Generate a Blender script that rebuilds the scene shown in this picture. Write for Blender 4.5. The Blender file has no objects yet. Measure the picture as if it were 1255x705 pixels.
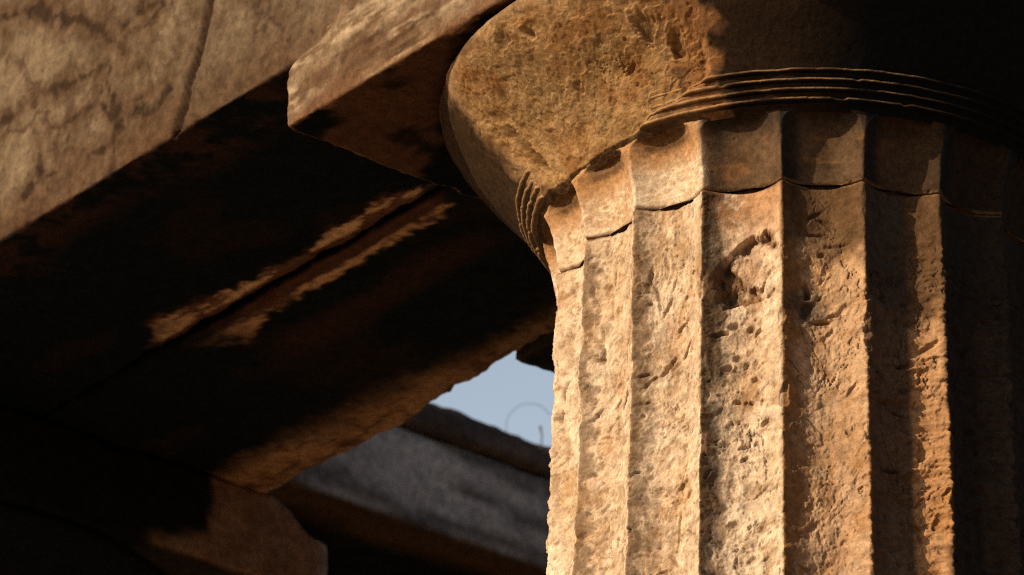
import bpy, math
import numpy as np

rad = np.radians
S = 0.4                       # metres per neck radius: all coordinates below are in neck radii
col = bpy.context.scene.collection
PSI = rad(48.688)
U1 = np.array([-math.sin(PSI)*1.0, 0, 0])
U1 = np.array([-math.cos(PSI), math.sin(PSI), 0.0])     # along the flank, away to the left
U2 = np.array([math.sin(PSI), math.cos(PSI), 0.0])      # inwards, away to the right
Z = np.array([0, 0, 1.0])
SUN_A, SUN_E = rad(-57), rad(22)
SV = np.array([math.sin(SUN_A), -math.cos(SUN_A), 0.0])  # plan direction towards the sun
TV = np.array([-SV[1], SV[0], 0.0])
AB, ZA, ZE, O1, O2, BAY = 1.477, 0.836, 1.2825, 1.287, 1.133, 6.505
A0 = -5.74
GROUND = -16.75

# ------------------------------------------------------------------ noise
_rs = np.random.RandomState(7)
_perm = np.concatenate([_rs.permutation(256)]*3).astype(np.int32)
_g = _rs.normal(size=(256, 3)); _g /= np.linalg.norm(_g, axis=1)[:, None]; _g = _g.astype(np.float32)
_rnd = _rs.rand(256, 4).astype(np.float32)

def pn(P):
    P = np.asarray(P, np.float32)
    I = np.floor(P).astype(np.int32); F = P - I; I &= 255
    W = F*F*F*(F*(F*6-15)+10)
    out = 0
    for dx in (0, 1):
        wx = W[:, 0] if dx else 1-W[:, 0]
        px = _perm[I[:, 0]+dx]
        for dy in (0, 1):
            wy = W[:, 1] if dy else 1-W[:, 1]
            py = _perm[px+((I[:, 1]+dy) & 255)]
            for dz in (0, 1):
                wz = W[:, 2] if dz else 1-W[:, 2]
                h = _perm[py+((I[:, 2]+dz) & 255)]
                g = _g[h]
                out = out + wx*wy*wz*((F[:, 0]-dx)*g[:, 0]+(F[:, 1]-dy)*g[:, 1]+(F[:, 2]-dz)*g[:, 2])
    return out*1.5

def fbm(P, f, o=4, off=0., rough=.5):
    P = np.asarray(P)*f + off
    s = 0; a = 1; t = 0
    for k in range(o):
        s = s + a*pn(P*(2.03**k)+k*17.3); t += a; a *= rough
    return s/t

def ridge(P, f, o=3, off=0.):
    P = np.asarray(P)*f + off
    s = 0; a = 1; t = 0
    for k in range(o):
        s = s + a*(1-np.abs(pn(P*(2.03**k)+k*9.1))*2); t += a; a *= .5
    return s/t

def worley(P, f, off=0.):
    """distance to nearest cell point and a random number of that cell"""
    P = (np.asarray(P)*f+off).astype(np.float32)
    I = np.floor(P).astype(np.int32); F = P-I
    best = np.full(len(P), 9., np.float32); idb = np.zeros(len(P), np.float32)
    for dx in (-1, 0, 1):
        for dy in (-1, 0, 1):
            for dz in (-1, 0, 1):
                h = _perm[_perm[_perm[(I[:, 0]+dx) & 255]+((I[:, 1]+dy) & 255)]+((I[:, 2]+dz) & 255)]
                r = _rnd[h]
                d = np.sqrt((dx+r[:, 0]-F[:, 0])**2+(dy+r[:, 1]-F[:, 1])**2+(dz+r[:, 2]-F[:, 2])**2)
                m = d < best
                best = np.where(m, d, best); idb = np.where(m, r[:, 3], idb)
    return best, idb

def sst(x, a, b):
    t = np.clip((x-a)/(b-a), 0, 1); return t*t*(3-2*t)

def mix(c1, c2, m):
    m = np.clip(m, 0, 1)[:, None]; return np.asarray(c1)*(1-m)+np.asarray(c2)*m

def V(*c): return np.array(c, float)

def polysd(x, y, poly):
    """signed distance to a polygon, positive inside"""
    n = len(poly); d = np.full(x.shape, 1e9); ins = np.zeros(x.shape, bool)
    for i in range(n):
        ax, ay = poly[i]; bx, by = poly[(i+1) % n]
        ex, ey = bx-ax, by-ay
        t = np.clip(((x-ax)*ex+(y-ay)*ey)/(ex*ex+ey*ey), 0, 1)
        d = np.minimum(d, np.hypot(x-ax-t*ex, y-ay-t*ey))
        c = ((ay > y) != (by > y)) & (x < (bx-ax)*(y-ay)/((by-ay) if by != ay else 1e-9)+ax)
        ins ^= c
    return np.where(ins, d, -d)

# ------------------------------------------------------------------ objects
def add_mesh(name, verts, faces, mat, parent=None, colors=None, smooth=True, loc=None):
    me = bpy.data.meshes.new(name)
    verts = np.asarray(verts, np.float32)*S
    nf = len(faces); faces = np.asarray(faces, np.int32)
    me.vertices.add(len(verts)); me.vertices.foreach_set('co', verts.ravel())
    me.loops.add(nf*4); me.loops.foreach_set('vertex_index', faces.ravel())
    me.polygons.add(nf); me.polygons.foreach_set('loop_start', np.arange(0, nf*4, 4, dtype=np.int32))
    me.polygons.foreach_set('loop_total', np.full(nf, 4, np.int32))
    me.update(calc_edges=True); me.validate()
    me.polygons.foreach_set('use_smooth', np.full(len(me.polygons), smooth))
    if colors is not None:
        at = me.color_attributes.new('col', 'FLOAT_COLOR', 'POINT')
        c = np.ones((len(verts), 4), np.float32); c[:, :3] = colors
        at.data.foreach_set('color', c.ravel())
    me.materials.append(mat)
    o = bpy.data.objects.new(name, me); col.objects.link(o)
    if parent is not None: o.parent = parent
    if loc is not None: o.location = tuple(np.asarray(loc)*S)
    return o

def grid_faces(nu, nv, closed=False, off=0):
    i = np.arange(nu if closed else nu-1); j = np.arange(nv-1)
    I, J = np.meshgrid(i, j, indexing='ij'); I2 = (I+1) % nu
    return np.stack([I*nv+J, I2*nv+J, I2*nv+J+1, I*nv+J+1], -1).reshape(-1, 4)+off

def thing(name, label, cat, loc=(0, 0, 0), group=None):
    o = bpy.data.objects.new(name, None); col.objects.link(o)
    o.location = tuple(np.asarray(loc, float)*S); o['label'] = label; o['category'] = cat; o['kind'] = 'thing'
    if group: o['group'] = group
    return o

def tag(o, label, cat, group=None):
    o['label'] = label; o['category'] = cat; o['kind'] = 'thing'
    if group: o['group'] = group
    return o

# ------------------------------------------------------------------ materials
def stone_mat(name, grain=60., bump=.25, rough=.88, dist=.004):
    m = bpy.data.materials.new(name); m.use_nodes = True
    nt = m.node_tree; N = nt.nodes; L = nt.links
    b = N['Principled BSDF']; b.inputs['Roughness'].default_value = rough
    b.inputs['Specular IOR Level'].default_value = .04
    at = N.new('ShaderNodeAttribute'); at.attribute_name = 'col'
    tc = N.new('ShaderNodeTexCoord')
    n1 = N.new('ShaderNodeTexNoise'); n1.inputs['Scale'].default_value = grain; n1.inputs['Detail'].default_value = 8
    n1.inputs['Roughness'].default_value = .68
    L.new(tc.outputs['Object'], n1.inputs['Vector'])
    n2 = N.new('ShaderNodeTexNoise'); n2.inputs['Scale'].default_value = grain*4.5; n2.inputs['Detail'].default_value = 4
    L.new(tc.outputs['Object'], n2.inputs['Vector'])
    # speckle: multiply the colour by 0.6 .. 1.3
    r1 = N.new('ShaderNodeMapRange'); r1.inputs[1].default_value = .3; r1.inputs[2].default_value = .7
    r1.inputs[3].default_value = .58; r1.inputs[4].default_value = 1.36
    L.new(n1.outputs['Fac'], r1.inputs[0])
    r2 = N.new('ShaderNodeMapRange'); r2.inputs[1].default_value = .28; r2.inputs[2].default_value = .5
    r2.inputs[3].default_value = .72; r2.inputs[4].default_value = 1.0
    L.new(n2.outputs['Fac'], r2.inputs[0])
    mu = N.new('ShaderNodeMath'); mu.operation = 'MULTIPLY'
    L.new(r1.outputs[0], mu.inputs[0]); L.new(r2.outputs[0], mu.inputs[1])
    vm = N.new('ShaderNodeVectorMath'); vm.operation = 'SCALE'
    L.new(at.outputs['Color'], vm.inputs[0]); L.new(mu.outputs[0], vm.inputs['Scale'])
    L.new(vm.outputs[0], b.inputs['Base Color'])
    ad = N.new('ShaderNodeMath'); ad.operation = 'MULTIPLY_ADD'; ad.inputs[1].default_value = .35
    L.new(n2.outputs['Fac'], ad.inputs[0]); L.new(n1.outputs['Fac'], ad.inputs[2])
    bp = N.new('ShaderNodeBump'); bp.inputs['Strength'].default_value = bump; bp.inputs['Distance'].default_value = dist
    L.new(ad.outputs[0], bp.inputs['Height']); L.new(bp.outputs[0], b.inputs['Normal'])
    return m

M_SHAFT = stone_mat('weathered_limestone', 70, .55)
M_NECK = stone_mat('smooth_limestone', 110, .35)
M_BLOCK = stone_mat('stained_marble', 55, .5)

CREAM = V(.50, .355, .225); PALE = V(.70, .565, .43); OCHRE = V(.40, .205, .08); RUST = V(.40, .19, .08)
BROWN = V(.20, .115, .06); CRUST_SHADE = V(.0065, .0085, .0098); GREY = V(.34, .32, .31)  # near-black serves real crust on the beams and shade painted on the column

# ------------------------------------------------------------------ column
def flute(adeg, z, edge, zt=None, h=.10, d=.080):
    u = (adeg-A0)/18.; t = u-np.floor(u)
    dep = d*(1-np.abs(2*t-1)**2.25)
    # a drum flute has a rounded hollow: blend parabola and flatter arc
    if zt is not None:
        zz = zt-.06*np.abs(2*t-1)**4
        k = np.clip((z-(zz-h))/h, 0, 1)
        dep = dep*np.sqrt(np.clip(1-k**2.5, 0, 1))
    return np.maximum(dep, edge), t

CHIP = [(-66, .800), (-48, .768), (-40, .735), (-31, .70), (-23, .66), (-17.5, .52), (-19, .385), (-26, .345), (-33, .315), (-37, .285),
        (-45, .235), (-57, .225), (-68, .25), (-72, .36), (-75, .46), (-76.5, .56), (-76, .66), (-74, .755)]
def chip(adeg, z, P):
    s = rad(adeg)*1.15
    w = fbm(P, 5, 3, 3.)*.05+fbm(P, 22, 2, 9.)*.014
    poly = [(rad(a)*1.15, q) for a, q in CHIP]
    sd = polysd(s+w*.6, z+w*.7, poly)
    lo = 1-sst(z, .50, .75)
    dep = (.008+.026*lo)*sst(sd, -.004, .03)+.045*sst(sd, 0, .26)
    return dep, sd

def front_angles(n_front, n_back, a_lo=-118, a_hi=78):
    return np.concatenate([np.linspace(a_lo, a_hi, n_front, endpoint=False), np.linspace(a_hi, a_lo+360, n_back, endpoint=False)])

def revolve(ang, zs):
    A, ZZ = np.meshgrid(ang, zs, indexing='ij')
    return A.ravel(), ZZ.ravel()

def polar(a, r, z): return np.stack([r*np.sin(rad(a)), -r*np.cos(rad(a)), z], 1)

def gouges(a, z, P, lst):
    """sum of local hollows. (a_deg, z, half-length, half-width, tilt_deg, depth)"""
    out = np.zeros(len(a)); w1 = fbm(P, 16, 3, 31.)*.045; w2 = fbm(P, 14, 3, 57.)*.045
    s = rad(a)
    for (ga, gz, L_, W_, tl, D) in lst:
        gs = rad(ga); R_ = max(L_, W_)*1.5+.03
        m = np.nonzero((np.abs(s-gs) < R_) & (np.abs(z-gz) < R_))[0]
        if len(m) == 0: continue
        k = min(1, min(L_, W_)/.05)
        ds = s[m]-gs+w1[m]*k; dz = z[m]-gz+w2[m]*k
        c, n = math.cos(rad(tl)), math.sin(rad(tl))
        x = (ds*c+dz*n)/L_; y = (-ds*n+dz*c)/W_
        q = np.sqrt(x*x+y*y)
        prof = sst(-q, -1.0, -.35)*(1-.35*np.clip(y, -1, 1))
        lip = -.16*np.exp(-((q-1.12)/.16)**2)
        out[m] = np.maximum(out[m], D*prof)+D*lip*(out[m] < D*.3)
    return out

def make_top_drum(parent):
    zlo, zhi = -1.95, -.0035
    ang = front_angles(980, 160)
    zs = np.concatenate([[zlo-.01, zlo-.004], np.linspace(zlo, zhi, 430)])
    a, z = revolve(ang, zs)
    P = polar(a, 1-.0275*z, z)
    low = fbm(P, 2.2, 3, 1.); big = fbm(P, 6.5, 4, 5.)
    Pv = P*V(1, 1, .55)
    mid = ridge(Pv, 9, 4, 11.)-.55
    Pd = P*V(1.0, 1.0, 1.5)
    lam = fbm(Pd, 17, 4, 40., .6)
    fine = fbm(P, 50, 3, 21., .6)
    wd, wid = worley(P*V(1, 1, .8)+fbm(P, 12, 2, 2.)[:, None]*.05, 13.)
    pit = (1-sst(wd, .10, .34))*(wid > .5)*(.35+.65*wid)
    wd2, wid2 = worley(P, 30., 5.)
    pit2 = (1-sst(wd2, .10, .30))*(wid2 > .74)*sst(fbm(P, 3, 2, 250.), -.1, .15)
    # arris wear
    ew = .004+(1-.8*sst(z, -.14, -.01))*.011*np.clip(fbm(P*V(1, 1, .6), 10, 3, 71.)+.15, 0, 1)+(1-.9*sst(z, -.14, -.01))*.016*sst(fbm(P*V(1, 1, .7), 6, 4, 77.), .16, .36)
    dep, t = flute(a, z, ew)
    sm = sst(z, -.40, -.12)*sst(a, -24, -20)          # calmer skin near the joint on the sheltered flutes
    amp = 1-.72*sm
    rgn = .12+1.0*sst(fbm(P, 2.4, 3, 222.), -.12, .25)                # rough and calm areas
    wq = fbm(P, 4, 3, 301.)[:, None]*.10*V(1, 1, -1)
    flow = sst(-a, 24, 30)*sst(z, -1.05, -.7)
    Pf = np.where(flow[:, None] > .5, (P+wq)*V(1.5, 1.5, .55), (P+wq)*V(1, 1, .9))
    pl1 = fbm(Pf, 7.5, 5, 311., .6); pl2 = fbm(Pf, 15, 4, 317., .6)
    scarp = .0075*sst(pl1, -.015, .02)+.0050*sst(pl1, .16, .19)+.0042*sst(pl2, .0, .035)+.004*sst(pl2, .2, .24)
    ck1 = (1-sst(np.abs(fbm((P+wq)*V(1, 1, .6), 3.1, 5, 331., .6)), .002, .010))*sst(fbm(P, 3, 2, 335.), .02, .12)
    bite = sst(pl2+.5*pl1, .34, .40)
    dis = amp*rgn*(1-.3*(1-sst(a, -24, -20)))*(.0055*mid+.0042*lam-.011*bite)+amp*(.009*big+.65*scarp-.010*ck1)+.0034*fine*(1-.3*sm)-amp*.009*pit-amp*.007*pit2
    # bruised, lamellar skin in the sheltered flutes on the right
    shel = sst(a, 8, 14)
    dis += shel*(1-sm)*.022*(ridge(P*V(.7, .7, 2.4), 8, 3, 3.)-.5)
    rs = np.random.RandomState(11)
    G = [(-55.5, -.52, .022, .055, 5, .034), (-55.6, -.43, .011, .060, 4, .018), (-56.5, -.53, .030, .020, 10, .040), (-56.3, -.775, .050, .014, 35, .026),
         (-50.5, -.758, .035, .010, 45, .020), (-46.5, -.765, .050, .014, 50, .030), (-51.5, -.83, .05, .009, 40, .016), (-75.2, -.53, .018, .06, -12, .03), (-76, -.63, .016, .05, 12, .03),
         (-73.5, -.27, .012, .06, 0, .016), (-77.3, -.445, .016, .06, 0, .026), (-34.2, -.69, .060, .013, 48, .032), (-28.8, -.645, .050, .012, 52, .026),
         (-38.5, -.745, .045, .011, 42, .026), (-39.7, -.716, .03, .010, 30, .02), (-30.1, -.535, .055, .012, 30, .022), (-34.8, -.44, .06, .009, 62, .016), (-33, -.34, .05, .008, 70, .013),
         (-38.5, -.30, .012, .07, -6, .014), (-36.8, -.40, .009, .08, 8, .013), (-35, -.24, .009, .05, 15, .012), (-57.7, -.25, .010, .07, 6, .015), (-53, -.21, .009, .05, -8, .012), (-52.9, -.33, .010, .08, 5, .014),
         (-30.7, -1.39, .008, .10, -6, .014), (-32.3, -1.51, .010, .06, 35, .014), (-36, -1.22, .03, .02, 20, .012),
         (-.6, -.535, .040, .035, 0, .024), (3.4, -.585, .060, .014, 10, .026), (-.5, -.46, .022, .045, 0, .028), (6, -.56, .05, .010, 12, .018), (7, -.265, .07, .009, 3, .010),
         (1.8, -.216, .07, .008, 4, .010), (1.5, -.13, .05, .012, 30, .010), (4.5, -.16, .05, .012, -20, .012), (3, -.30, .02, .012, 0, .012),
         (-13.7, -.60, .024, .015, 0, .018), (-17.6, -.585, .03, .02, 20, .018), (-20, -.62, .045, .014, 15, .020), (-11.7, -.62, .03, .010, 50, .014), (-16.6, -.715, .028, .016, 15, .016),
         (-14.5, -.75, .018, .018, 0, .014), (-19, -.76, .03, .012, 30, .016), (-16.6, -.90, .022, .013, 0, .016), (-13.4, -.905, .014, .014, 0, .014), (-9.8, -1.01, .030, .012, 40, .016), (-12.5, -.82, .02, .014, 10, .012),
         (-15, -1.10, .03, .012, 25, .012), (-11, -1.30, .05, .010, 30, .012), (-17, -1.42, .03, .02, 0, .014),
         (25.7, -1.11, .03, .05, 10, .02), (24.4, -1.42, .02, .07, 15, .022), (28.0, -1.40, .02, .04, -10, .02), (22, -.75, .05, .016, 15, .018), (20, -.95, .06, .012, -10, .02), (18, -1.2, .06, .014, 8, .022)]
    for k in range(170):
        ga = rs.uniform(-95, 40); gz = -rs.uniform(.08, 1.9)**1
        L_ = rs.uniform(.012, .045); W_ = L_*rs.uniform(.25, .6)
        if ga > -22 and gz > -.35: continue
        G.append((ga, gz, L_, W_, rs.uniform(15, 65), rs.uniform(.005, .014)))
    g = gouges(a, z, P, G)
    # the big broken hollow with a smooth pink floor
    w = fbm(P, 9, 5, 90., .6)*.12
    hp = [(-21.0, -.33), (-18.6, -.27), (-16.7, -.235), (-12.7, -.19), (-8.8, -.20), (-7.0, -.26), (-7.6, -.36), (-9.0, -.42), (-9.4, -.48), (-13.5, -.50), (-16.6, -.485), (-19.5, -.51), (-21.4, -.43)]
    s = rad(a)
    sdp = polysd(s+w*.5, z+w*.5, [(rad(x), y) for x, y in hp])
    floor = polysd(s+w*.75+.02*lam, z-w*.65, [(rad(x), y) for x, y in [(-18.2, -.315), (-16.6, -.263), (-12.7, -.228), (-8.6, -.25), (-7.5, -.33), (-8.5, -.405), (-10.8, -.43), (-12.9, -.405), (-14.6, -.415), (-16.8, -.372)]])
    rockp = .5+.5*np.clip(ridge(P, 13, 3, 44.)*1.4-.6, -1, 1)
    hollow = sst(sdp, -.002, .018)*(.020+.040*rockp)
    fl_ = .026+.004*fine+.06*(s-rad(-11))+.012*mid+.010*lam
    hollow = np.where(floor > 0, fl_, hollow*sst(-floor, 0, .008)+fl_*(1-sst(-floor, 0, .008)))
    hollow = np.where(sdp > -.004, hollow, 0)
    cave = gouges(a, z, P, [(-19.2, -.44, .034, .060, -12, .08), (-20.9, -.385, .018, .05, 10, .05), (-14.7, -.47, .026, .026, 0, .045), (-17.9, -.41, .035, .020, 40, .055), (-11.7, -.455, .022, .022, 0, .04)])
    hol = np.maximum(hollow, cave)
    g = g*(sdp < 0)
    # joint edge, slightly spalled
    je = np.clip(1-(zhi-z)/(.010+.014*np.clip(fbm(P*V(1, 1, 0), 9, 3, 8.)+.35, 0, 1)), 0, 1)
    r = 1-.0275*z-dep+dis-g-hol-.022*je**1.6*.45
    zz = z+np.where(z > -.05, .012*fbm(P*V(1, 1, 0)+V(0, 0, .3), 3.5, 3, 60.), 0)*sst(z, -.05, -.006)
    # ---- colour
    c = mix(CREAM, PALE, .5+1.3*low+.6*lam)
    c = mix(c, OCHRE, sst(fbm(P*V(1, 1, .6), 4.5, 4, 101.)+.35*fine, .02, .42)*.62)
    c = mix(c, OCHRE*V(.95, .82, .7), sst(a, -23.8, -22.5)*sst(z+.12*big, -.36, -.08)*.75)
    c = mix(c, PALE*V(.85, .85, .85), sst(ridge(P, 16, 3, 4.), .62, .8)*sst(a, -23.5, -21)*sst(-a, 14, 16)*sst(z, -.25, -.2)*.9)
    c = mix(c, V(.50, .33, .22)*(1+1.2*mid[:, None]), (floor > 0)*.65)
    c = mix(c, BROWN*.5, sst(hol*(floor < 0), .020, .040)*.92)
    c = mix(c, BROWN*.5, (1-sst(np.abs(floor), .0, .010))*(sdp > 0)*.8)  # dark ring: shading painted into the hollow around its floor
    c = mix(c, RUST*.7, (sst(sdp, -.004, .01)*(floor < 0)*.40))
    c = mix(c, BROWN, sst(g+.010*pit*amp, .007, .024)*.9)
    c = mix(c, BROWN*1.3, (1-sst(mid, -.5, .12))*.5)
    c = mix(c, V(.26, .145, .075), sst(fbm(P*V(1, 1, .16), 9, 4, 500., .6), .05, .26)*.5)
    c = mix(c, BROWN, (1-sst(np.abs(fbm((P+wq*.4)*V(1, 1, .14), 6, 4, 520., .55)), 0, .008))*sst(fbm(P, 2.5, 2, 525.), .05, .15)*.8)
    c = mix(c, BROWN*1.2, (1-sst(lam, -.34, -.08))*.6)
    c = mix(c, BROWN*1.3, pit2*amp*.6)
    c = mix(c, BROWN*1.1, amp*np.clip(bite*.6+ck1*.8, 0, 1))
    c = mix(c, PALE*1.03, sst(pl1, -.015, .02)*.30*amp)
    c = mix(c, V(.42, .30, .24), sst(fbm(P*V(1, 1, .5), 5, 4, 130.), .05, .35)*sst(a, -7, -3)*.55)
    # shade painted into the colour on the arris side of each flute
    flute_shade = sst(-t+.25*mid, -.30, -.08)*sst(a, -46, -22)
    c = mix(c, CRUST_SHADE*1.6, flute_shade*.85)
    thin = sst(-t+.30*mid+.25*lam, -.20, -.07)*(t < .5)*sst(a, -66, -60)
    c = mix(c, BROWN*.7, thin*.72)  # narrow ragged strip of painted shade beside every arris
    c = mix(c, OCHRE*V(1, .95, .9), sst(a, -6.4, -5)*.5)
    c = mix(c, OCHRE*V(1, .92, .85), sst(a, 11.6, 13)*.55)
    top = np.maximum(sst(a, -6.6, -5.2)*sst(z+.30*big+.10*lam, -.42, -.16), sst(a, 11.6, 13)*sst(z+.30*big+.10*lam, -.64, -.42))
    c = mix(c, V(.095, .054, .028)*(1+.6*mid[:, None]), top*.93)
    c = mix(c, V(.06, .045, .036), sst(a, 11.6, 13)*sst(-t, -.66, -.58)*.8)  # shadowed part of these flutes darkened in the colour
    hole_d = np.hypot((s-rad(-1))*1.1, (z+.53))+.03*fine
    c = mix(c, CRUST_SHADE*2.5, (1-sst(hole_d, .03, .12))*.7)
    c = mix(c, V(.030, .023, .019), sst(a+2*low, 29.5, 31.5)*.95)  # flutes turned from the sun get their shade as near-black colour
    c = mix(c, BROWN, sst(je, .2, .8)*.75)
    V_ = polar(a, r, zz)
    # caps
    nv = len(zs); nu = len(ang)
    faces = grid_faces(nu, nv, True)
    top = np.arange(nu)*nv+nv-1
    ex = []; fx = []; base = len(V_)
    prev = top
    for k, (rr, dz) in enumerate([(.93, -.003), (.55, -.003), (.05, -.003)]):
        ring = polar(ang, np.full(nu, rr), V_[top, 2]*0+zhi+dz); ex.append(ring)
        idx = base+np.arange(nu); base += nu
        fx.append(np.stack([prev, np.roll(prev, -1), np.roll(idx, -1), idx], 1)); prev = idx
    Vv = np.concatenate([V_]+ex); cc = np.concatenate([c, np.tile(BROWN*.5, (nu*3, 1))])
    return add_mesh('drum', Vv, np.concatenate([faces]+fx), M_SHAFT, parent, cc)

def make_lower_drum(parent, z0, z1, seed):
    ang = np.linspace(-180, 180, 360, endpoint=False); zs = np.linspace(z0+.006, z1-.006, int((z1-z0)/.04)+2)
    zs = np.concatenate([[z0+.004], zs, [z1-.004]])
    a, z = revolve(ang, zs); R0 = 1-.0275*z
    P = polar(a, R0, z)+seed
    dep, t = flute(a, z, .006+.012*np.clip(fbm(P, 12, 3), 0, 1))
    end = np.isclose(z, z0+.004) | np.isclose(z, z1-.004)
    r = R0-dep*R0+.012*fbm(P, 6, 4)+.008*(ridge(P, 9, 3)-.5)-np.where(end, .035, 0)
    c = mix(CREAM, PALE, .5+1.2*fbm(P, 3, 3)); c = mix(c, OCHRE, sst(fbm(P, 4.5, 4, 9.), 0, .4)*.6)
    c = mix(c, CRUST_SHADE*2, sst(a+8*fbm(P, 2, 2), 30, 42)*(a < 170)*.85)  # painted shade continues down the side away from the sun
    return add_mesh('drum', polar(a, r, z), grid_faces(len(ang), len(zs), True), M_SHAFT, parent, c)

def make_necking(parent):
    zlo, zhi = .0035, .295
    ang = front_angles(980, 160)
    zs = np.linspace(zlo, zhi, 84)
    a, z = revolve(ang, zs)
    fl = 1+.052*(np.clip(z, 0, .24)/.24)**1.5
    P = polar(a, fl, z)
    fine = fbm(P, 45, 3, 21., .6); mid = fbm(P, 9, 4, 15.)
    ew = .004+.012*sst(z, .01, .08)*np.clip(fbm(P, 13, 4, 71.)+.2, 0, 1)
    dep, t = flute(a, z, ew, zt=.280, h=.095, d=.080)
    dep = dep*(1+.04*sst(z, .02, .2))
    ck, sd = chip(a, z, P)
    je = np.clip(1-(z-zlo)/(.010+.016*np.clip(fbm(P*V(1, 1, 0), 9, 3, 18.)+.3, 0, 1)), 0, 1)
    wd2, wid2 = worley(P, 26., 8.)
    pit2 = (1-sst(wd2, .08, .22))*(wid2 > .8)
    left = 1-sst(a, -24, -22)
    r = fl-dep+.004*mid+(.0012+.002*left)*fine-.006*pit2-ck*.55*sst(z, .22, .28)-.010*je**1.6+left*.003*fbm(P*V(1, 1, 2), 20, 3, 4.)
    zz = z+.012*fbm(P*V(1, 1, 0)+V(0, 0, .3), 3.5, 3, 60.)*(1-sst(z, .006, .06))
    c = mix(CREAM, PALE, .6+1.2*mid+.5*fine)
    up = sst(z+.06*mid, .10, .22)
    c = mix(c, OCHRE*V(.9, .8, .6), up*.8*left)
    c = mix(c, OCHRE, sst(fbm(P, 6, 4, 33.)+.3*fine, .0, .3)*.55)
    c = mix(c, PALE, left*sst(ridge(P*V(1, 1, 2.5), 14, 3, 66.), .62, .8)*sst(z, .03, .06)*(1-sst(z, .13, .16))*.8)
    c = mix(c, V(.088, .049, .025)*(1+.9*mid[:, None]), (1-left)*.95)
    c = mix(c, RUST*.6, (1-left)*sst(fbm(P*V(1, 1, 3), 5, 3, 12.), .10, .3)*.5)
    c = mix(c, BROWN*.4, left*sst(z, .205, .235)*sst(-np.abs(2*t-1), -.85, -.5)*.75)  # shade under the annulets painted into the hollow flute tops
    c = mix(c, CRUST_SHADE, sst(a+5*mid, 26, 33)*.93)  # shade side of the neck painted near-black
    c = mix(c, CRUST_SHADE*1.5, (1-left)*sst(z, .18, .26)*.6)
    c = mix(c, V(.05, .03, .018), sst(a, 10, 14)*.5)  # painted shade starts here at half strength
    c = mix(c, CRUST_SHADE*2, sst(a, -22, -18)*sst(-t, -.30, -.12)*.8)  # self-shadow of each neck flute painted along its arris
    c = mix(c, BROWN, sst(je, .2, .8)*.7)
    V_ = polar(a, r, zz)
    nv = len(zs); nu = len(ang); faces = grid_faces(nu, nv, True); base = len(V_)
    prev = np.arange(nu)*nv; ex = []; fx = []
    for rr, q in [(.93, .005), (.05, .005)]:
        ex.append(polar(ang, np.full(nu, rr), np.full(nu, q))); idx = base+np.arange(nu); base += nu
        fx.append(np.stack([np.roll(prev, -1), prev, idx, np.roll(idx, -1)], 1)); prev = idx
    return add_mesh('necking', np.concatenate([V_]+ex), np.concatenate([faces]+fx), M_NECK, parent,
                    np.concatenate([c, np.tile(BROWN*.5, (nu*2, 1))]))

EZ = [.262, .288, .40, .57, .65, .73, .78, .81, .826, .8355]
ER = [1.035, 1.075, 1.150, 1.29, 1.355, 1.425, 1.455, 1.462, 1.455, 1.435]
_zz = np.linspace(EZ[1], .8355, 400); _rr = np.interp(_zz, EZ[1:], ER[1:])
_k = np.exp(-np.linspace(-2, 2, 61)**2); _k /= _k.sum()
_rs2 = np.convolve(np.pad(_rr, 30, 'reflect', reflect_type='odd'), _k, 'valid')
EZ = [EZ[0]]+list(_zz[::4]); ER = [ER[0]]+list(_rs2[::4])
def echinus_colour(a, z, P, ck, sd):
    low = fbm(P, 2.6, 4, 7.); mid = fbm(P, 8, 4, 19.); fine = fbm(P, 40, 3, 2., .6)
    c = mix(V(.22, .118, .046), V(.38, .235, .112), .5+1.4*mid+.5*fine)                      # clean fracture
    c = mix(c, V(.21, .092, .032), sst(fbm(P, 5, 4, 64.), .0, .35)*.65)
    c = mix(c, V(.27, .175, .085), sst(fbm(P, 3, 3, 164.), .05, .3)*.6)
    skin = mix(V(.20, .115, .055), V(.34, .21, .11), .5+1.3*mid)
    skin = mix(skin, V(.10, .05, .025), sst(fbm(P*V(1, 1, 2.5), 6, 4, 29.)+.2*mid, .02, .3)*.7)
    skin = mix(skin, V(.030, .017, .009), (1-sst(a+5*mid, -81, -75))*.92*(1-sst(z+.08*low, .76, .83)))  # shaded flank of the echinus darkened in the skin colour
    c = mix(skin, c, sst(sd+.04*mid, -.012, .03))
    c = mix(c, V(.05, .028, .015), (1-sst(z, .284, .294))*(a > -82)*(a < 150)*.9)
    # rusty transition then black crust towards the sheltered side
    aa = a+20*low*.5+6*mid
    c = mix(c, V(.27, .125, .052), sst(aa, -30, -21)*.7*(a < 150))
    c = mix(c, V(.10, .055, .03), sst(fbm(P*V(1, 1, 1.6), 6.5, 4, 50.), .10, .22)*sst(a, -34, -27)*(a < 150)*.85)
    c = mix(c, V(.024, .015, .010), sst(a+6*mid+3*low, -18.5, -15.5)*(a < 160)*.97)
    c = mix(c, CRUST_SHADE, sst(a, -4, 12)*(a < 160)*.9)
    return c, mid, fine, low

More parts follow.
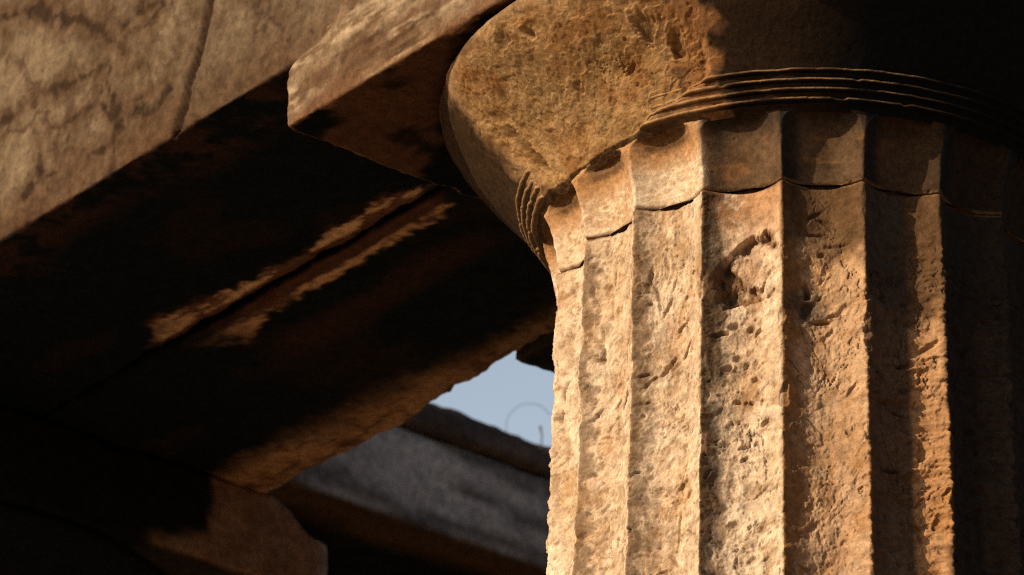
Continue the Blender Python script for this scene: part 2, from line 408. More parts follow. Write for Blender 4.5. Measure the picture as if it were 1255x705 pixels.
def make_echinus(parent):
    ang = front_angles(1150, 170)
    tt = np.linspace(0, 1, 240); L = np.concatenate([[0], np.cumsum(np.hypot(np.diff(EZ), np.diff(ER)))]); L /= L[-1]
    zs = np.interp(tt, L, EZ)
    a, z = revolve(ang, zs)
    r0 = np.interp(z, EZ, ER)
    r0 = r0+.014*np.exp(-((z-.60)/.12)**2)
    P = polar(a, r0, z)
    ck, sd = chip(a, z, P)
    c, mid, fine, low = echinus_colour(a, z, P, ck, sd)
    ins = sst(sd, 0, .03)
    rough = .014*fbm(P, 6, 4, 81., .55)+.007*fbm(P*V(1, 1, 1.5), 17, 5, 83., .62)+.008*sst(fbm(P, 4.5, 4, 88., .5), -.05, .05)+.004*sst(fbm(P, 9, 4, 89., .6), .0, .05)-.005*sst(fbm(P, 7, 4, 189., .6), .32, .42)+.004*(ridge(P, 14, 3, 12.)-.5)
    # step fractures inside the broken patch
    st = fbm(P*V(1, 1, 1.3), 2.6, 4, 300., .55); stp = np.floor(st*9)/9
    rough = rough+.026*(stp-st*.5)
    crack = (1-sst(np.abs(fbm(P, 4.3, 5, 210., .6)), 0, .010))*sst(fbm(P, 3, 2, 9.), .08, .2)
    skin = .004*mid+.0012*fine-.008*sst(fbm(P*V(1, 1, .7), 9, 4, 140.), .2, .3)*sst(a, -100, -60)*(1-sst(a, -20, -12))
    gg = gouges(a, z, P, [(-56, .73, .05, .03, 20, .022), (-50.5, .70, .02, .02, 0, .02), (-66, .60, .02, .07, -20, .016), (-29, .60, .04, .05, 0, .025), (-24, .52, .03, .06, 0, .03),
                          (-71, .50, .03, .06, 20, .03), (-69, .40, .02, .06, 15, .03), (-48, .52, .03, .03, 0, .012), (-35, .50, .03, .015, 30, .02)])
    rim = np.clip(fbm(P*V(1, 1, .2), 5, 3, 77.), 0, 1)*.03*sst(z, .72, .80)
    r = r0-ck+ins*rough+(1-ins)*skin-ins*.012*crack-gg-rim*.5
    c = mix(c, BROWN*.6, crack*ins*.7+sst(gg, .008, .025)*.5)
    V_ = polar(a, r, z)
    nv = len(zs); nu = len(ang)
    return add_mesh('echinus', V_, grid_faces(nu, nv, True), M_NECK, parent, c)

def make_annulet(parent, zc, seed):
    ang = front_angles(1100, 200)
    rc = np.interp(zc, EZ, ER)
    prof = [(-.03, -.016), (.001, -.0105), (.0105, -.0075), (.0145, -.003), (.0115, .002), (.003, .006), (-.007, .010), (-.03, .0145)]
    A, K = np.meshgrid(ang, np.arange(len(prof)), indexing='ij'); a = A.ravel(); K = K.ravel()
    pr = np.array(prof)[K]
    z = zc+pr[:, 1]; P = polar(a, np.full(len(a), rc), z)
    P0 = P*V(1, 1, 0)+V(0, 0, zc)
    ck, sd = chip(a, z, P)
    wear = .012*np.clip(fbm(P0, 9, 3, seed), 0, 1)+.016*sst(fbm(P0, 7, 3, seed+40), .25, .45)+.004*fbm(P0, 30, 3, seed)
    gone = sst(a+5*fbm(P0, 4, 3, seed+3), -74, -70)*(1-sst(a+4*fbm(P0, 4, 3, seed+5)-(zc-.28)*30, -40, -36))
    r = rc+pr[:, 0]*(.75+.25*sst(a, -70, -50))-ck*1.1-.05*gone-wear*(pr[:, 0] > 0)
    z = z+.002*fbm(P0, 12, 2, seed+9)
    P = polar(a, r, z)
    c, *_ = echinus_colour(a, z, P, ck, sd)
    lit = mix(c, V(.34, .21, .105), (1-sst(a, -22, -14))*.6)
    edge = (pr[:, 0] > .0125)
    lit = mix(lit, V(.42, .25, .12), edge*(1-sst(a, 8, 40))*.8*sst(fbm(P0, 6, 3, seed), -.5, .2))  # highlight painted along the ring lip, fading round the column
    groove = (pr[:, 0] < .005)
    lit = mix(lit, CRUST_SHADE, groove*(.55+.4*sst(a, -22, -14)))  # shade between the rings painted into the grooves
    return add_mesh('annulet', P, grid_faces(len(ang), len(prof), True), M_NECK, parent, lit)

# ------------------------------------------------------------------ blocks
def block(name, parent, centre, axes, half, res, chipr, amp, colour, mat=M_BLOCK, seed=0., warp=None, smooth=True, edge_noise=5.):
    """stone block: a welded, finely divided box with worn, spalled edges"""
    half = np.asarray(half, float); n = [max(2, int(round(2*h/res))+1) for h in half]
    key = {}; VV = []; FF = []; tot = 0
    for ax in range(3):
        b, c_ = [i for i in range(3) if i != ax]
        for sg in (-1, 1):
            I, J = np.meshgrid(np.arange(n[b]), np.arange(n[c_]), indexing='ij')
            q = np.zeros((I.size, 3), np.int64); q[:, b] = I.ravel(); q[:, c_] = J.ravel(); q[:, ax] = 0 if sg < 0 else n[ax]-1
            f = grid_faces(n[b], n[c_], False, tot)
            flip = (sg < 0) ^ (ax == 1)
            if flip: f = f[:, ::-1]
            VV.append(q); FF.append(f); tot += len(q)
    Q = np.concatenate(VV); F = np.concatenate(FF)
    code = (Q[:, 0]*100000+Q[:, 1])*100000+Q[:, 2]
    uq, first, inv = np.unique(code, return_index=True, return_inverse=True)
    Q = Q[first]; F = inv.ravel()[F]
    L = (Q/(np.array(n)-1.)*2-1)*half
    Pn = L+seed
    cr = chipr[0]+chipr[1]*np.clip(fbm(Pn, edge_noise, 4, 13.)+.1, 0, 1)**1.3*2
    cr = np.minimum(cr, half.min()*.9)[:, None]
    q = np.clip(L, -half+cr, half-cr); d = L-q; ln = np.linalg.norm(d, axis=1)[:, None]
    out = np.abs(d) > 1e-9
    L2 = np.where(ln > 0, q+d/np.maximum(ln, 1e-9)*cr, L)
    # direction of displacement: outward
    nrm = d/np.maximum(ln, 1e-9)
    h = amp[0]*fbm(Pn, 3, 4, 23.)+amp[1]*fbm(Pn, 12, 4, 29., .6)+amp[2]*fbm(Pn, 40, 2, 37.)
    info = dict(L=L, P=Pn, nrm=nrm, h=h, edge=sst(out.sum(1).astype(float), 1.5, 2.0))
    if warp is not None: L2, h = warp(L2, h, info)
    L2 = L2+nrm*h[:, None]
    W = np.asarray(centre)+L2@np.array(axes)
    c = colour(info, W)
    return add_mesh(name, W, F, mat, parent, c, smooth)

def face_masks(info, half):
    n = info['nrm']; return n

# ================================================================== the corner column
column = thing('doric_column', 'large fluted stone column with chipped capital, its worn flutes lit golden', 'column')
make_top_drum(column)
zb = [-1.96, -5.6, -9.4, -13.1, GROUND+.35]
for k in range(4): make_lower_drum(column, zb[k+1], zb[k], 10.*k+3)
make_necking(column)
ech = make_echinus(column)
for k, zc in enumerate((.296, .3265, .357, .388)): make_annulet(ech, zc, 3.+7*k)

def abacus_colour(info, W):
    n = info['nrm']; P = info['P']; L = info['L']
    low = fbm(P*V(.5, 1, 1.2), 3.5, 4, 5.); mid = fbm(P*V(.45, 1, 1), 9, 4, 6., .6)
    c = mix(V(.13, .08, .046), V(.30, .22, .145), .5+2.2*mid)
    c = mix(c, V(.42, .32, .215), sst(fbm(P*V(.35, 1, 1.6), 5, 5, 170., .65), .04, .22)*.75)
    c = mix(c, V(.075, .034, .018), sst(low+.4*mid, .0, .18)*.75)
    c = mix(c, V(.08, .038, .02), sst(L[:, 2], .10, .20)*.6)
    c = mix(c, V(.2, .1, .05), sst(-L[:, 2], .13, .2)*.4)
    c = mix(c, V(.05, .025, .014), sst(fbm(P*V(.3, 1, 2.2), 7, 5, 70., .65), .14, .30)*.75)
    c = mix(c, V(.10, .05, .026), sst(L[:, 0], .9, 1.4)*sst(mid+.5*low, -.2, .15)*.6)
    # underside
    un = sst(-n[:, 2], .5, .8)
    uc = mix(V(.070, .033, .019), CRUST_SHADE*.6, sst(fbm(P, 2.2, 4, 91.)+.25*mid+sst(L[:, 1]+.10, -.9, .0)*.45+.12*fbm(P, 14, 4, 92., .65), -.12, .16))
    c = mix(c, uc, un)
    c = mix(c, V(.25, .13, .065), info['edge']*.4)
    c = mix(c, CRUST_SHADE*1.3, sst(-n[:, 0], .5, .8)*.85)
    return c
def abacus_warp(L2, h, info):
    L = info['L']
    # the upper arris of the far corner is broken back
    k = sst(L[:, 0], 1.05, 1.5)*sst(L[:, 2], .02, .22)*sst(-L[:, 1], 1.1, 1.45)
    L2 = L2-np.stack([.16*k, -.07*k, .02*k], 1)
    return L2, h
AX = [U1, U2, Z]
block('abacus', column, (0, 0, (ZA+ZE)/2), AX, (AB, AB, (ZE-ZA)/2-.002), .013, (.008, .05), (.010, .010, .003), abacus_colour, seed=3.3, warp=abacus_warp)

# ------------------------------------------------------------------ copies of the column
def copy_tree(o, parent=None):
    c = o.copy(); col.objects.link(c)
    if parent is not None: c.parent = parent
    for ch in list(o.children): copy_tree(ch, c)
    return c
second = copy_tree(column)
second.location = tuple(BAY*U1*S)
second['label'] = 'dark column behind, only the rounded corner of its capital slab showing'
for ch in list(second.children):
    if ch.name.startswith('abacus'): col.objects.unlink(ch); bpy.data.objects.remove(ch)
def abacus2_colour(info, W):
    n = info['nrm']; P = info['P']; L = info['L']; mid = fbm(P, 8, 4, 6., .6); low = fbm(P, 3, 3, 4.)
    c = mix(V(.15, .08, .045), V(.24, .14, .085), .5+1.3*mid)
    u2 = L[:, 1]; zz = L[:, 2]
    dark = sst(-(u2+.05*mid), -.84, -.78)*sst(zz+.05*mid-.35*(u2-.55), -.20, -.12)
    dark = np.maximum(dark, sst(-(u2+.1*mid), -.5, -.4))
    c = mix(c, CRUST_SHADE*.6, dark*.97)
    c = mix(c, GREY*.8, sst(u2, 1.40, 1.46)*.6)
    c = mix(c, CRUST_SHADE, sst(-n[:, 2], .5, .8)*.9)
    return c
def abacus2_warp(L2, h, info):
    L = info['L']; k = sst(L[:, 1], 1.15, 1.48)*sst(L[:, 2], .05, .22)*sst(-L[:, 0], 1., 1.4)
    return L2-np.stack([0*k, .06*k, .13*k], 1), h
block('abacus', second, (0, 0, (ZA+ZE)/2), AX, (AB, AB, (ZE-ZA)/2-.002), .022, (.012, .05), (.010, .012, .003), abacus2_colour, seed=13.3, warp=abacus2_warp)

# ================================================================== architrave of the flank: two slabs side by side
UG = -.13                                         # line of the open joint between the slabs
VEINS = [[(3.78, 1.85), (3.57, 1.87), (3.33, 1.87), (3.13, 1.86), (3.02, 1.85)], [(3.82, 2.4), (3.45, 2.27), (3.2, 2.11), (2.96, 1.95), (2.81, 1.98), (2.67, 2.0)],
         [(2.96, 1.95), (2.89, 1.84), (2.98, 1.8), (3.02, 1.74)], [(2.61, 1.97), (2.75, 1.9), (2.87, 1.89)], [(3.06, 1.73), (2.94, 1.63), (2.89, 1.51), (2.93, 1.41), (2.95, 1.32)],
         [(2.89, 1.51), (3.09, 1.69), (3.23, 1.65), (3.47, 1.69), (3.49, 1.56), (3.46, 1.45)], [(3.47, 1.69), (3.31, 1.54), (3.1, 1.44), (2.96, 1.42)],
         [(3.23, 1.65), (3.34, 1.48), (3.57, 1.43)], [(2.79, 1.54), (2.64, 1.46), (2.56, 1.51)]]
def arch_outer_colour(info, W):
    n = info['nrm']; P = info['P']
    u1 = W@U1; u2 = W@U2; z = W[:, 2]
    low = fbm(P, 1.3, 4, 5.); mid = fbm(P, 6, 4, 6., .6); fine = fbm(P, 22, 3, 8.)
    # outer face
    c = mix(V(.075, .047, .027), V(.165, .120, .078), .55+2.0*low+.9*mid+.5*fine)
    c = mix(c, V(.06, .032, .018), sst(fbm(P*V(1, 1, .8), 5, 5, 444., .65), .10, .26)*.6)
    c = mix(c, V(.08, .036, .017), sst(ZE+.30-z+.25*mid+.12*fine, .02, .34)*.60)
    ve = 1-sst(np.abs(fbm(P*V(1, 1, 1), 1.9, 5, 33., .6)), .0, .06)
    c = mix(c, V(.055, .03, .02), ve*sst(fbm(P, 1.4, 3, 35.), -.15, .05)*.85)
    blot = sst(fbm(P, 3.2, 5, 38., .6), .10, .24)*sst(u1, 2.75, 3.0)*(1-sst(u1, 3.7, 4.4))
    c = mix(c, V(.05, .03, .02), blot*.5)
    wz = .075*fbm(P, 6, 5, 400., .65); wu = .075*fbm(P, 6, 5, 410., .65); vm_ = np.full(len(W), 9.)
    for pl in VEINS:
        for (ax, az), (bx, bz) in zip(pl[:-1], pl[1:]):
            tt = np.clip(((u1+wu-ax)*(bx-ax)+(z+wz-az)*(bz-az))/((bx-ax)**2+(bz-az)**2), 0, 1)
            vm_ = np.minimum(vm_, np.hypot(u1+wu-ax-tt*(bx-ax), z+wz-az-tt*(bz-az)))
    vm_ = vm_+.05*mid+.04*fine+.05*low
    c = mix(c, V(.075, .042, .024), (1-sst(vm_, .02, .13))*.7)
    c = mix(c, V(.032, .019, .012), (1-sst(vm_, .0, .032))*.92)
    # the old crack
    uc = 2.50-.50*(z-ZE)+.22*(z-ZE)**2+.03*mid
    c = mix(c, V(.022, .013, .009), (1-sst(np.abs(u1-uc), .016, .045))*.97)
    c = mix(c, V(.09, .05, .03), sst(u1-uc, -.01, 0)*(1-sst(u1-uc, 0, .12))*.4)
    c = mix(c, V(.10, .07, .045), sst(uc-u1, 0, .05)*(1-sst(uc-u1, .2, .9))*.25)
    # underside
    c = mix(c, CRUST_SHADE, sst(n[:, 1], .3, .6))
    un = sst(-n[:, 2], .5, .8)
    uc_ = CRUST_SHADE*V(.9, 1.0, 1.1)+np.zeros((len(W), 3))
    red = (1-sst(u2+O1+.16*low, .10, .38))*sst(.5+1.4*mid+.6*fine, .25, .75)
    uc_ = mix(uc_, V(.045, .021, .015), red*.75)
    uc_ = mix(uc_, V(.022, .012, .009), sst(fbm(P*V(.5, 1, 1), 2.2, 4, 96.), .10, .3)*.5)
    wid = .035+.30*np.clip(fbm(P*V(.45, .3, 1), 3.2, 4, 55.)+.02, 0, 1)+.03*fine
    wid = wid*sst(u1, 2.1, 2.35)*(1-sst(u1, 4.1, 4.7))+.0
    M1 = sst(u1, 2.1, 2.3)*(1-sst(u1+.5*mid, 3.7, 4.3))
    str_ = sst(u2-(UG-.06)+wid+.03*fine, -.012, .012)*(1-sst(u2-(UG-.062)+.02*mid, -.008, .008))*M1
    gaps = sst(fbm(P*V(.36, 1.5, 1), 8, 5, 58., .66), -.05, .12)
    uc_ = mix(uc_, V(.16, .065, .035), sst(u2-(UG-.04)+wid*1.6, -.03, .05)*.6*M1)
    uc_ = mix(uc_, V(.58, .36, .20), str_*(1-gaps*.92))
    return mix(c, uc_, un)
def arch_inner_colour(info, W):
    n = info['nrm']; P = info['P']; u1 = W@U1; u2 = W@U2; z = W[:, 2]
    low = fbm(P, 1.5, 4, 5.); mid = fbm(P, 6, 4, 6., .6); fine = fbm(P, 22, 3, 8.)
    c = mix(V(.12, .08, .05), V(.2, .15, .10), .5+mid)
    c = mix(c, CRUST_SHADE, sst(-n[:, 1], .3, .6))
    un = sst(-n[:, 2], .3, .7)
    k = CRUST_SHADE+np.zeros((len(W), 3))
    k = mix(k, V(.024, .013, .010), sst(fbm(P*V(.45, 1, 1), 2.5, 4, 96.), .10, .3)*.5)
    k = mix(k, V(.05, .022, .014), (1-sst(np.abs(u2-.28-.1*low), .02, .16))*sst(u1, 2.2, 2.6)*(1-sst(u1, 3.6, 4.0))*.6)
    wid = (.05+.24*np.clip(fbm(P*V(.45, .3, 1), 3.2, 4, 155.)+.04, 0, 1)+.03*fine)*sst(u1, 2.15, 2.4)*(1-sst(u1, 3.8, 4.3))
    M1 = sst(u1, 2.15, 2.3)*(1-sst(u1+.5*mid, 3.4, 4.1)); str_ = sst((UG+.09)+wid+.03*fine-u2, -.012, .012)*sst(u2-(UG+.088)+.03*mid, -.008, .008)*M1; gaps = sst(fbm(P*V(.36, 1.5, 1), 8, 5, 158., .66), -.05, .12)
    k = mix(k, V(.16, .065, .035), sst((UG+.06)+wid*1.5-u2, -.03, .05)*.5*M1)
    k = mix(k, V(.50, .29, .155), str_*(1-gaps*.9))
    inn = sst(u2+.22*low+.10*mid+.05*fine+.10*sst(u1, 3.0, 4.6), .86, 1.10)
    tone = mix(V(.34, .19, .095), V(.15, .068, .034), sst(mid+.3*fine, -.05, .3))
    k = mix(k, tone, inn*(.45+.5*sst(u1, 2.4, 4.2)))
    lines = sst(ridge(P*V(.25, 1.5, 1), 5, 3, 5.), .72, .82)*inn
    k = mix(k, CRUST_SHADE*2, lines*.6)
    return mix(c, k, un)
def gap_warp(sign):
    def f(L2, h, info):
        L = info['L']; P = info['P']
        u1 = L[:, 0]+WARP_C
        if sign > 0:
            W = L@np.array(AX)+WARP_C*U1+c_out*U2+Z*(ZE+HA+.002)
            q = W[:, 2]-ZE; uc = 2.50-.50*q+.22*q*q+.03*fbm(P, 6, 4, 6., .6)
            h = h-.035*(1-sst(np.abs(W@U1-uc), .008, .04))*(info['nrm'][:, 1] < -.5)
        side = sst(sign*L[:, 1], .30, .60)
        w = .022+.04*fbm(P*V(1, 0, 0)+V(0, .3, .2), 1.4, 3, 3.)+.012*fbm(P*V(1, 0, 0), 8, 2, 3.)
        L2 = L2.copy(); L2[:, 1] -= sign*side*np.clip(w, .012, .1)
        if sign < 0:    # ragged inner arris of the inner slab
            e = sst(L[:, 1], .45, .60)*(1-sst(L[:, 2], -.62, -.25))
            st = .035*sst(-u1, -3.72, -3.62)+.03*np.clip(fbm(P*V(1, 0, 0)+.4, 2.2, 3, 9.), -1, 1)
            L2[:, 1] -= e*st
        return L2, h
    return f
HA = .66
cu = (6.5-1.287)/2
WARP_C = cu
cen = cu*U1
h_out = ((UG)-(-O1))/2; c_out = (-O1+UG)/2
h_in = (O2-UG)/2; c_in = (O2+UG)/2
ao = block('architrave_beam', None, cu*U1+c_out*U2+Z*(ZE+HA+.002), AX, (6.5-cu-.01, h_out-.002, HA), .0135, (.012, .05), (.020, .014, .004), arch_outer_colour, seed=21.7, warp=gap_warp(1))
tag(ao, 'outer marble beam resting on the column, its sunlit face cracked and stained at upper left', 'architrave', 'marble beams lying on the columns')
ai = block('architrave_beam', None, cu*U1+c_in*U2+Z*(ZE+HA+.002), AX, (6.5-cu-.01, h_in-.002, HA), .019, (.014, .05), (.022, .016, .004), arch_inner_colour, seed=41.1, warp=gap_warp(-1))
tag(ai, 'inner black-crusted beam whose ragged brown edge borders the patch of sky', 'architrave', 'marble beams lying on the columns')

def plain_colour(base1, base2, dark, seed, dk=.5):
    def f(info, W):
        P = info['P']; mid = fbm(P, 5, 4, seed, .6); low = fbm(P, 1.5, 3, seed+3)
        c = mix(base1, base2, .5+1.5*low+.8*mid)
        c = mix(c, dark, sst(fbm(P*V(.5, 1, 1.6), 3.5, 4, seed+9)+.2*mid, .05, .28)*dk)
        c = mix(c, CRUST_SHADE, sst(-info['nrm'][:, 2], .5, .8)*.93)
        return c
    return f
FLANK_TAN = plain_colour(V(.45, .33, .22), V(.58, .45, .31), V(.25, .15, .09), 5.)  # pale tan stone with brown patches
# continuing beams of the flank beyond the second column
b = block('architrave_beam', None, (6.53+3.2)*U1+c_out*U2+Z*(ZE+HA+.002), AX, (3.2, h_out-.004, HA), .09, (.03, .08), (.03, .02, .005), FLANK_TAN, seed=61.)
tag(b, 'beam of the flank continuing beyond the second column, out past the left edge', 'architrave', 'marble beams lying on the columns')
# return beam on the right-hand side with its own column
ret = block('architrave_beam', None, (O2+.02+2.83)*U2+Z*(ZE+HA+.002)+0*U1, AX, (1.2, 2.8, HA), .09, (.03, .08), (.03, .02, .005), plain_colour(V(.1, .08, .07), V(.2, .15, .11), CRUST_SHADE, 8., .8), seed=71.)
tag(ret, 'beam running back to the right behind the fluted column, hidden in shade', 'architrave', 'marble beams lying on the columns')
third = copy_tree(column); third.location = tuple(BAY*U2*S); third.rotation_euler = (0, 0, rad(-36))
third['label'] = 'third column standing off to the right, hidden behind the golden one'
fourth = copy_tree(column); fourth.location = tuple(2*BAY*U1*S); fourth.rotation_euler = (0, 0, rad(72))
fourth['label'] = 'farthest column of the flank, beyond the left edge of the view'

# ------------------------------------------------------------------ cross beams of the porch ceiling
XB = plain_colour(V(.09, .07, .055), V(.17, .12, .09), CRUST_SHADE, 15., .7)
xb = block('ceiling_beam', None, 2.66*U1+(O2+3.15)*U2+Z*(ZE+.41), AX, (.58, 3.16, .40), .04, (.008, .03), (.02, .014, .004), XB, seed=91.)
tag(xb, 'dark ceiling beam crossing the upper right corner of the sky patch, beside the column', 'ceiling beam')
def far_colour(info, W):
    n = info['nrm']; P = info['P']; z = info['L'][:, 2]
    low = fbm(P*V(1, .5, 1), 1.6, 4, 5.); mid = fbm(P*V(1, .5, 1.5), 5, 4, 6., .6)
    c = mix(V(.19, .17, .165), V(.46, .43, .42), .5+1.6*low+.5*mid)
    c = mix(c, V(.08, .065, .06), sst(fbm(P*V(1, .28, 1.9), 3.2, 4, 66.), .04, .22)*.85)
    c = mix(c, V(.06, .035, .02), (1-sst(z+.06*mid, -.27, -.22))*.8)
    uc = mix(V(.05, .027, .015), CRUST_SHADE*.3, sst(info['L'][:, 0]+.25*low+.1*mid, -1.0, -.8))
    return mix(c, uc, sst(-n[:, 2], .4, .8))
far = thing('marble_beam', 'pale grey marble beam lying in shade under the sky patch, out of focus', 'marble beam', 7.0*U1+4.9*U2+Z*2.52)
FL = (0, 0, 0)
fb = block('beam_body', far, 1.12*U1+Z*.27, AX, (1.12, 3.7, .27), .05, (.02, .05), (.025, .02, .006), far_colour, seed=101.)
def band_colour(info, W):
    P = info['P']; mid = fbm(P, 5, 4, 6.); c = mix(V(.05, .042, .04), V(.13, .10, .085), .4+1.3*mid); return c
fm = block('top_moulding', far, 1.09*U1+Z*.62, AX, (1.15, 3.72, .075), .05, (.02, .05), (.03, .02, .006), band_colour, seed=111.)

# ------------------------------------------------------------------ dry weed on the far beam
def tube(pts, radii, nseg=6):
    pts = np.array(pts, float); n = len(pts); VV = []
    for i in range(n):
        d = pts[min(i+1, n-1)]-pts[max(i-1, 0)]; d /= np.linalg.norm(d)
        a = np.cross(d, V(.3, .9, .1)); a /= np.linalg.norm(a); b_ = np.cross(d, a)
        for k in range(nseg):
            th = 2*math.pi*k/nseg; VV.append(pts[i]+radii[i]*(a*math.cos(th)+b_*math.sin(th)))
    F = [[i*nseg+k, i*nseg+(k+1) % nseg, (i+1)*nseg+(k+1) % nseg, (i+1)*nseg+k] for i in range(n-1) for k in range(nseg)]
    return np.array(VV), np.array(F)
M_WEED = bpy.data.materials.new('dry_stem'); M_WEED.use_nodes = True
nt = M_WEED.node_tree; b_ = nt.nodes['Principled BSDF']; b_.inputs['Roughness'].default_value = .8
nz = nt.nodes.new('ShaderNodeTexNoise'); nz.inputs['Scale'].default_value = 40
cr_ = nt.nodes.new('ShaderNodeValToRGB'); cr_.color_ramp.elements[0].color = (.03, .03, .03, 1); cr_.color_ramp.elements[1].color = (.07, .065, .06, 1)
nt.links.new(nz.outputs['Fac'], cr_.inputs[0]); nt.links.new(cr_.outputs[0], b_.inputs['Base Color'])
wb = 7.05*U1+4.15*U2+Z*3.2
weed = thing('dry_weed', 'thin dry weed stem looping up from the top of the grey beam against the sky', 'weed', wb)
X_ = V(1, 0, 0)
th = np.linspace(-.3, math.pi*.85, 18)
stem = [(-.02)*X_+Z*(-.03)]+[(.10+.0-.12*math.cos(q))*X_+Z*(.10+.13*math.sin(q)) for q in th]
v_, f_ = tube(stem, [.0017]*len(stem)); add_mesh('stem', v_, f_, M_WEED, weed)
stem = [.16*X_-Z*.03, .165*X_+Z*.05, .155*X_+Z*.10]; v_, f_ = tube(stem, [.004, .004, .007]); add_mesh('seed_head', v_, f_, M_WEED, weed)

# ------------------------------------------------------------------ cella wall, platform and ground
CW = plain_colour(V(.2, .15, .11), V(.33, .25, .18), V(.08, .06, .045), 19., .5)
def bricks(info, W):
    c = CW(info, W); z = W[:, 2]; u = W@U1
    row = np.floor(z/1.1); j = np.minimum(np.abs(z/1.1-np.round(z/1.1))*1.1, np.abs((u+row % 2*1.3)/2.6-np.round((u+row % 2*1.3)/2.6))*2.6)
    return mix(c, CRUST_SHADE, (j < .05)*.8)
cw = block('cella_wall', None, 6.0*U1+7.95*U2+Z*((GROUND+2.50)/2+.2), AX, (6.0, .45, (2.50-GROUND)/2-.2), .12, (.02, .05), (.03, .02, .005), bricks, seed=121.)
tag(cw, 'inner block wall of the temple standing in shade behind the columns', 'wall')

def ground_mat():
    m = bpy.data.materials.new('dry_earth'); m.use_nodes = True; nt = m.node_tree; b = nt.nodes['Principled BSDF']
    b.inputs['Roughness'].default_value = .95
    n = nt.nodes.new('ShaderNodeTexNoise'); n.inputs['Scale'].default_value = .8; n.inputs['Detail'].default_value = 10
    tc = nt.nodes.new('ShaderNodeTexCoord'); nt.links.new(tc.outputs['Object'], n.inputs['Vector'])
    r = nt.nodes.new('ShaderNodeValToRGB'); r.color_ramp.elements[0].position = .3; r.color_ramp.elements[1].position = .7
    r.color_ramp.elements[0].color = (.16, .105, .06, 1); r.color_ramp.elements[1].color = (.26, .18, .11, 1)
    nt.links.new(n.outputs['Fac'], r.inputs[0]); nt.links.new(r.outputs[0], b.inputs['Base Color'])
    bp = nt.nodes.new('ShaderNodeBump'); bp.inputs['Strength'].default_value = .5; nt.links.new(n.outputs['Fac'], bp.inputs['Height']); nt.links.new(bp.outputs[0], b.inputs['Normal'])
    return m
M_GROUND = ground_mat()
N_ = 60; gx = np.concatenate([-np.geomspace(5000, 20, 15), np.linspace(-18, 18, 31), np.geomspace(20, 5000, 15)])
GX, GY = np.meshgrid(gx, gx, indexing='ij')
gz = GROUND-1.0+.25*fbm(np.stack([GX.ravel(), GY.ravel(), GX.ravel()*0], 1), .05, 3)*(np.hypot(GX, GY).ravel() > 16)
g = add_mesh('ground', np.stack([GX.ravel(), GY.ravel(), gz], 1), grid_faces(len(gx), len(gx)), M_GROUND); g['kind'] = 'structure'
plat = thing('temple_platform', 'stepped stone platform carrying the columns, far below the view', 'platform', 4*U1+4*U2+Z*GROUND)
SC = plain_colour(V(.42, .32, .22), V(.55, .43, .31), V(.3, .2, .13), 27., .4)
for k in range(3):
    block('step', plat, Z*(.35-.225-.45*k), AX, (9.5+.7*k, 9.5+.7*k, .223), .25, (.02, .05), (.02, .01, .003), SC, seed=131.+k)

# ------------------------------------------------------------------ light
W = bpy.data.worlds.new('World'); bpy.context.scene.world = W; W.use_nodes = True
nt = W.node_tree; bg = nt.nodes['Background']; sky = nt.nodes.new('ShaderNodeTexSky'); sky.sky_type = 'NISHITA'; sky.sun_disc = False
sky.sun_elevation = SUN_E; sky.sun_rotation = math.atan2(SV[0], SV[1]) % (2*math.pi)
sky.air_density = 1.0; sky.dust_density = 2.5; sky.ozone_density = 1.0
bg.inputs[1].default_value = .075
tc = nt.nodes.new('ShaderNodeTexCoord'); sx = nt.nodes.new('ShaderNodeSeparateXYZ'); nt.links.new(tc.outputs['Generated'], sx.inputs[0])
hz = nt.nodes.new('ShaderNodeMapRange'); hz.inputs[1].default_value = .25; hz.inputs[2].default_value = .65; hz.inputs[3].default_value = 1; hz.inputs[4].default_value = 0
hz.interpolation_type = 'SMOOTHSTEP'; nt.links.new(sx.outputs['Z'], hz.inputs[0])
hn = nt.nodes.new('ShaderNodeTexNoise'); hn.inputs['Scale'].default_value = 2.2; hn.inputs['Detail'].default_value = 5; nt.links.new(tc.outputs['Generated'], hn.inputs['Vector'])
hm = nt.nodes.new('ShaderNodeMath'); hm.operation = 'MULTIPLY'; nt.links.new(hz.outputs[0], hm.inputs[0]); nt.links.new(hn.outputs['Fac'], hm.inputs[1])
ha = nt.nodes.new('ShaderNodeMixRGB'); ha.blend_type = 'ADD'; ha.inputs[2].default_value = (15.5, 17.5, 18.8, 1)
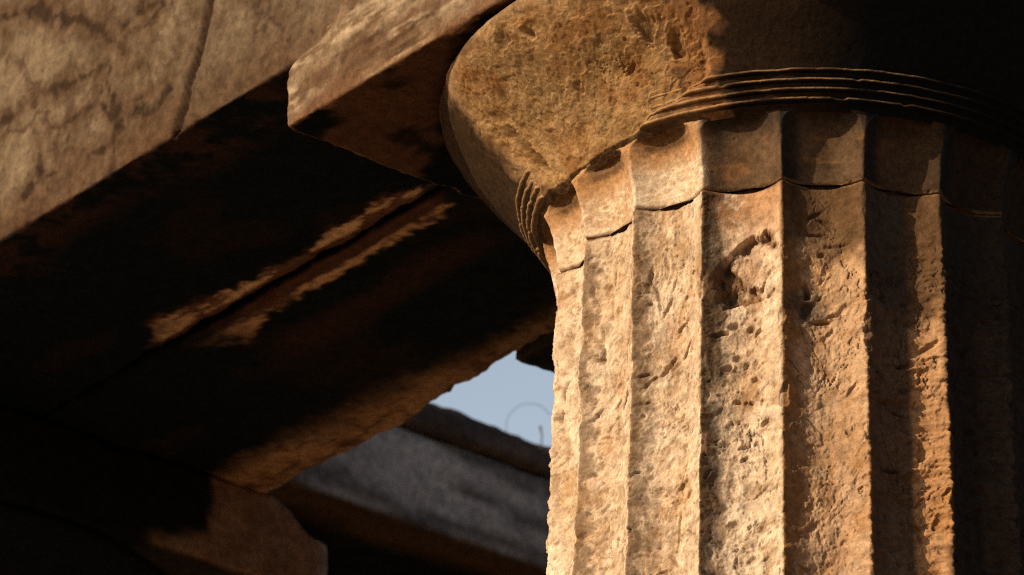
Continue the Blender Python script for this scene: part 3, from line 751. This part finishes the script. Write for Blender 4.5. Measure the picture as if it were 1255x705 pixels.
hy = nt.nodes.new('ShaderNodeMapRange'); hy.inputs[1].default_value = .0; hy.inputs[2].default_value = .7; nt.links.new(sx.outputs['Y'], hy.inputs[0])
hq = nt.nodes.new('ShaderNodeMath'); hq.operation = 'MULTIPLY'; nt.links.new(hm.outputs[0], hq.inputs[0]); nt.links.new(hy.outputs[0], hq.inputs[1])
nt.links.new(hq.outputs[0], ha.inputs[0]); nt.links.new(sky.outputs[0], ha.inputs[1]); nt.links.new(ha.outputs[0], bg.inputs[0])
sl = bpy.data.lights.new('sun', 'SUN'); sl.energy = 5.0; sl.angle = rad(.53); sl.color = (1.0, .785, .52)
so = bpy.data.objects.new('sun', sl); col.objects.link(so)
from mathutils import Vector, Matrix
d = Vector((SV[0]*math.cos(SUN_E), SV[1]*math.cos(SUN_E), math.sin(SUN_E)))
so.rotation_euler = d.to_track_quat('Z', 'Y').to_euler(); so.location = d*30

# ------------------------------------------------------------------ camera
cd = bpy.data.cameras.new('camera'); cam = bpy.data.objects.new('camera', cd); col.objects.link(cam)
F_ = V(-0.04090952, 0.89228879, 0.44960775); R_ = V(0.99910487, 0.0413795, 0.0087864); U_ = V(0.01076453, -0.44956473, 0.89318289)
C_ = V(0, -25.39907845, -12.75021654)*S
cam.matrix_world = Matrix([[R_[0], U_[0], -F_[0], C_[0]], [R_[1], U_[1], -F_[1], C_[1]], [R_[2], U_[2], -F_[2], C_[2]], [0, 0, 0, 1]])
cd.sensor_width = 36; cd.lens = 8888.3/1255*36; cd.clip_end = 5000
cd.dof.use_dof = True; cd.dof.focus_distance = 27.6*S; cd.dof.aperture_fstop = 8.5
bpy.context.scene.camera = cam
sc = bpy.context.scene
sc.view_settings.view_transform = 'Standard'; sc.view_settings.look = 'None'; sc.view_settings.exposure = 0; sc.view_settings.gamma = 1
sc.render.engine = 'CYCLES'; sc.cycles.use_denoising = False; sc.cycles.filter_width = 1.15
sc.cycles.max_bounces = 6; sc.cycles.diffuse_bounces = 4; sc.cycles.glossy_bounces = 2
